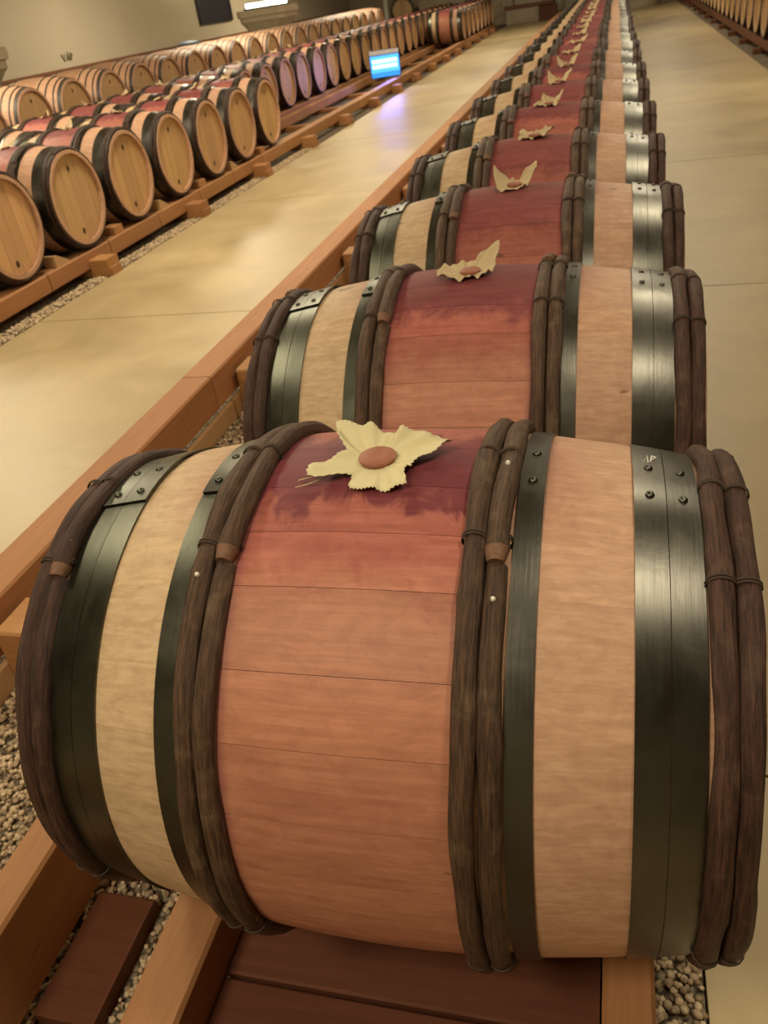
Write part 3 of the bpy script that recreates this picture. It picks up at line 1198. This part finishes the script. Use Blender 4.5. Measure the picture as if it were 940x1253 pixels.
# ------------------------------------------------------------------ lit screen on the empty rack
scr = thing('lit_screen', 'glowing blue-white screen in a black case standing on the empty rack rails', 'screen', (-3.52, 14.55, LT), None, rad(14))
obj('case', MB().box(-0.26, 0.26, 0.02, 0.10, 0.02, 0.44, 0.012).mesh('case', M_BLACK), scr)
obj('header', MB().box(-0.25, 0.25, 0.005, 0.022, 0.37, 0.435).mesh('header', plain('pale_header', (0.55, 0.55, 0.6), 0.4)), scr)
pn = obj('display', MB().box(-0.245, 0.245, 0.008, 0.022, 0.10, 0.355).mesh('display', emit('screen_blue', (0.05, 0.30, 1.0), 1.1)), scr)
mb = MB()
for i in range(8):
    x = -0.215 + i * 0.054
    mb.box(x, x + 0.046, 0.003, 0.0085, 0.245, 0.30)
    mb.box(x, x + 0.046, 0.003, 0.0085, 0.165, 0.22)
obj('bright_bar', mb.mesh('bright_bar', emit('screen_white', (0.40, 0.85, 1.0), 1.6)), pn)
obj('lower_glow', MB().box(-0.245, 0.245, 0.010, 0.022, 0.03, 0.095).mesh('lower_glow', emit('screen_teal', (0.02, 0.25, 0.70), 0.7)), scr)
d = bpy.data.lights.new('screen_light', 'AREA')
d.shape = 'RECTANGLE'
d.size, d.size_y = 0.45, 0.3
d.energy = 4
d.color = (0.25, 0.22, 1.0)
o = bpy.data.objects.new('screen_light', d)
o.location = (0, -0.02, 0.24)
o.rotation_euler = (-PI / 2, 0, 0)
o.parent = scr
COL.objects.link(o)
mb = MB()
mb.box(-0.2, -0.17, -0.08, 0.16, 0.0, 0.021)
mb.box(0.17, 0.2, -0.08, 0.16, 0.0, 0.021)
obj('foot', mb.mesh('foot', M_BLACK), scr)

# ------------------------------------------------------------------ pillars with lamps on their capitals


def pillar(cx, cy, label, lamp_label, half=0.36):
    p = thing('stone_pillar', label, 'pillar', (cx, cy, FZ))
    z0 = 0.0
    H = 0.50 - FZ
    c = 0.07
    sec = [(-half + c, -half), (half - c, -half), (half, -half + c), (half, half - c), (half - c, half), (-half + c, half), (-half, half - c), (-half, -half + c)]

    def prism(secs):
        vs, fs = [], []
        n = 8
        for s, z in secs:
            vs += [(x * s, y * s, z) for x, y in sec]
        for j in range(len(secs) - 1):
            for i in range(n):
                fs.append((j * n + i, j * n + (i + 1) % n, (j + 1) * n + (i + 1) % n, (j + 1) * n + i))
        fs.append(tuple(reversed(range(n))))
        fs.append(tuple(range((len(secs) - 1) * n, len(secs) * n)))
        return vs, fs
    v, f = prism([(1.25, 0), (1.25, 0.2), (1.08, 0.26), (1.0, 0.3)])
    obj('plinth', mesh('plinth', v, f, M_STONE, False), p)
    v, f = prism([(1.0, 0.3), (1.0, H)])
    obj('shaft', mesh('shaft', v, f, M_STONE, False), p)
    v, f = prism([(1.0, H), (1.08, H + 0.06), (1.28, H + 0.17), (1.36, H + 0.20), (1.36, H + 0.28), (1.46, H + 0.29), (1.46, H + 0.41)])
    obj('capital', mesh('capital', v, f, M_STONE, False), p)
    t = thing('capital_lamp', lamp_label, 'lamp', (cx, cy, FZ + H + 0.411))
    for s in (-1, 1):
        obj('glow_panel', MB().box(-0.3, 0.3, s * 0.32 - 0.11, s * 0.32 + 0.11, 0.03, 0.11).mesh('glow_panel', emit('lamp_glow', (0.80, 1.0, 0.72), 4.0)), t)
    obj('lamp_tray', MB().box(-0.34, 0.34, -0.46, 0.46, 0.0, 0.03).mesh('lamp_tray', M_BLACK), t)
    d = bpy.data.lights.new('uplight', 'AREA')
    d.energy = 16
    d.size = 0.5
    d.color = (1.0, 0.8, 0.5)
    o = bpy.data.objects.new('uplight', d)
    o.location = (0, 0, 0.20)
    o.rotation_euler = (PI, 0, 0)
    o.parent = t
    COL.objects.link(o)


pillar(-6.72, 17.95, 'stone pillar with stepped capital standing behind the raised barrels, fully in view', 'pale glowing lamp box on the capital of the fully visible pillar')
pillar(-6.95, 8.10, 'stone pillar capital cut by the left edge of the photo', 'lamp box on the capital of the pillar at the left photo edge')

# dark hatch on the left wall, wall mark, blue cover
hx = -8.49
hp = thing('wall_hatch', 'dark square hatch panel on the pale left wall beside the lit pillar', 'hatch', (hx, 19.3, 0.78))
obj('panel', boxmesh('panel', M_BLACK, 0.0, 0.02, -0.85, 0.85, 0.06, 1.2), hp)
obj('frame', MB().box(-0.005, 0.04, -0.92, 0.92, 0.0, 0.06).box(-0.005, 0.04, -0.92, -0.85, 0.06, 1.26).box(-0.005, 0.04, 0.85, 0.92, 0.06, 1.26).box(-0.005, 0.04, -0.85, 0.85, 1.2, 1.26).mesh('frame', M_BLACK), hp)
mb = MB()
for pts in ([(0, -0.16, 0.10), (0, -0.11, 0.0), (0, -0.06, 0.10)], [(0, -0.02, 0.0), (0, 0.02, 0.12), (0, 0.05, 0.0)], [(0, 0.09, 0.0), (0, 0.10, 0.11), (0, 0.15, 0.08), (0, 0.11, 0.04)]):
    mb.tube(pts, 0.014, 5)
o = obj('wall_mark', mb.mesh('wall_mark', M_MARK, True), None, (1, 1, 1, 1), (-8.49, 12.95, 0.60))
tag(o, 'small dark painted mark low on the pale left wall', 'wall mark')
o = obj('blue_cover', MB().lathe([(0.17, 0.0), (0.175, 0.015), (0.13, 0.04), (0.07, 0.052), (0.01, 0.055)], 18).mesh('blue_cover', M_BLUE, True), None, (1, 1, 1, 1), (-5.86, 12.08, 0.580))
tag(o, 'small blue cover lying on top of a plain raised barrel', 'cover')

# ------------------------------------------------------------------ the far end
o = obj('white_post', MB().lathe([(0.11, FZ), (0.11, FZ + 0.05), (0.075, FZ + 0.06), (0.075, 1.6)], 16).mesh('white_post', M_WHITE, True), None, (1, 1, 1, 1), (-6.75, 28.6, 0))
tag(o, 'slim pale post at the far end left of a lone upright-facing barrel', 'post')
lb = barrel('lone brown barrel at the far end beside the pale post, head to the camera', (-6.35, 29.2, 0.30), KITF[0], False, 0.6, None, PI / 2 + 0.2, 0.2, 1)
st = thing('barrel_stand', 'dark timber stand under the lone barrel at the far end', 'stand', (-6.35, 29.2, FZ))
for dx in (-0.29, 0.24):
    obj('stand_beam', boxmesh('stand_beam', M_DARKRAIL, -0.4, 0.4, dx, dx + 0.08, 0.42, 0.50), st)
for dx in (-0.38, 0.30):
    for dy in (-0.29, 0.24):
        obj('stand_leg', boxmesh('stand_leg', M_DARKRAIL, dx, dx + 0.08, dy, dy + 0.08, 0.0, 0.42), st)
cr = thing('stone_counter', 'pale stone counter against the far wall behind the second rack row', 'counter', (-5.15, 29.9, FZ))
for r_ in range(4):
    for c_ in range(3):
        obj('stone_block', boxmesh('stone_block', M_STONE, -0.75 + c_ * 0.5 + 0.004, -0.75 + (c_ + 1) * 0.5 - 0.004, -0.3, 0.3, r_ * 0.26, r_ * 0.26 + 0.25), cr)

# low wall with dark shelf, boxes and white cloth in the middle of the far end
ct = thing('far_bench', 'long pale bench with a dark timber top against the far wall', 'bench', (-2.35, 30.2, FZ))
obj('bench_base', boxmesh('bench_base', M_STONE, -0.80, 0.25, -0.22, 0.33, 0.0, 0.42), ct)
obj('bench_top', MB().box(-0.85, 0.70, -0.28, 0.33, 0.42, 0.50).mesh('bench_top', M_DARKRAIL), ct)
for dx in (-0.62, 0.38):
    obj('upright', boxmesh('upright', M_DARKRAIL, dx, dx + 0.035, 0.28, 0.33, 0.50, 1.6), ct)
obj('back_panel', boxmesh('back_panel', M_WALL, -0.8, 0.66, 0.335, 0.36, 0.5, 1.6), ct)
o = obj('dark_chest', MB().box(-0.28, 0.28, -0.2, 0.2, 0, 0.40, 0.01).mesh('dark_chest', M_DARKRAIL), None, (0.6, 0.5, 0.5, 1), (-1.80, 29.70, FZ + 0.001))
tag(o, 'dark wooden chest tucked under the right end of the far bench', 'chest')
o = obj('dark_step', MB().box(-0.27, 0.27, -0.2, 0.2, 0, 0.22, 0.01).mesh('dark_step', M_DARKRAIL), None, (0.5, 0.4, 0.4, 1), (-1.22, 29.75, FZ + 0.001))
tag(o, 'low dark wooden step box on the floor before the far bench', 'box')
o = obj('hanging_cloth', MB().tube([(-1.47, 30.10, 1.3), (-1.45, 30.09, 0.7), (-1.43, 30.06, 0.2), (-1.46, 30.04, -0.15)], [0.05, 0.06, 0.07, 0.05], 8).mesh('hanging_cloth', M_WHITE, True))
tag(o, 'white cloth hanging down beside the far bench', 'cloth')
pr = thing('round_pillar', 'round stone pillar on a stepped base at the far end of the right aisle', 'pillar', (0.95, 30.55, FZ))
pr.location = (0.95, 29.95, FZ)
obj('base_step', MB().lathe([(0.62, 0.0), (0.64, 0.05), (0.64, 0.16), (0.58, 0.2)], 32).mesh('base_step', M_STONE, True), pr)
obj('base_ring', MB().lathe([(0.55, 0.2), (0.58, 0.27), (0.52, 0.36), (0.46, 0.4)], 32).mesh('base_ring', M_STONE, True), pr)
obj('shaft', MB().lathe([(0.44, 0.4), (0.44, CZ - FZ)], 32).mesh('shaft', M_STONE, True), pr)

for me in bpy.data.meshes:
    if me.name.split('.')[0] in ('stave', 'stave_shell', 'iron_hoop', 'thin_hoop', 'twig_hoop', 'base_step', 'base_ring', 'linen') and me.polygons:
        if me.name.split('.')[0] != 'linen':
            set_sharp(me, 1.1 if me.name.startswith('twig') else 0.7)
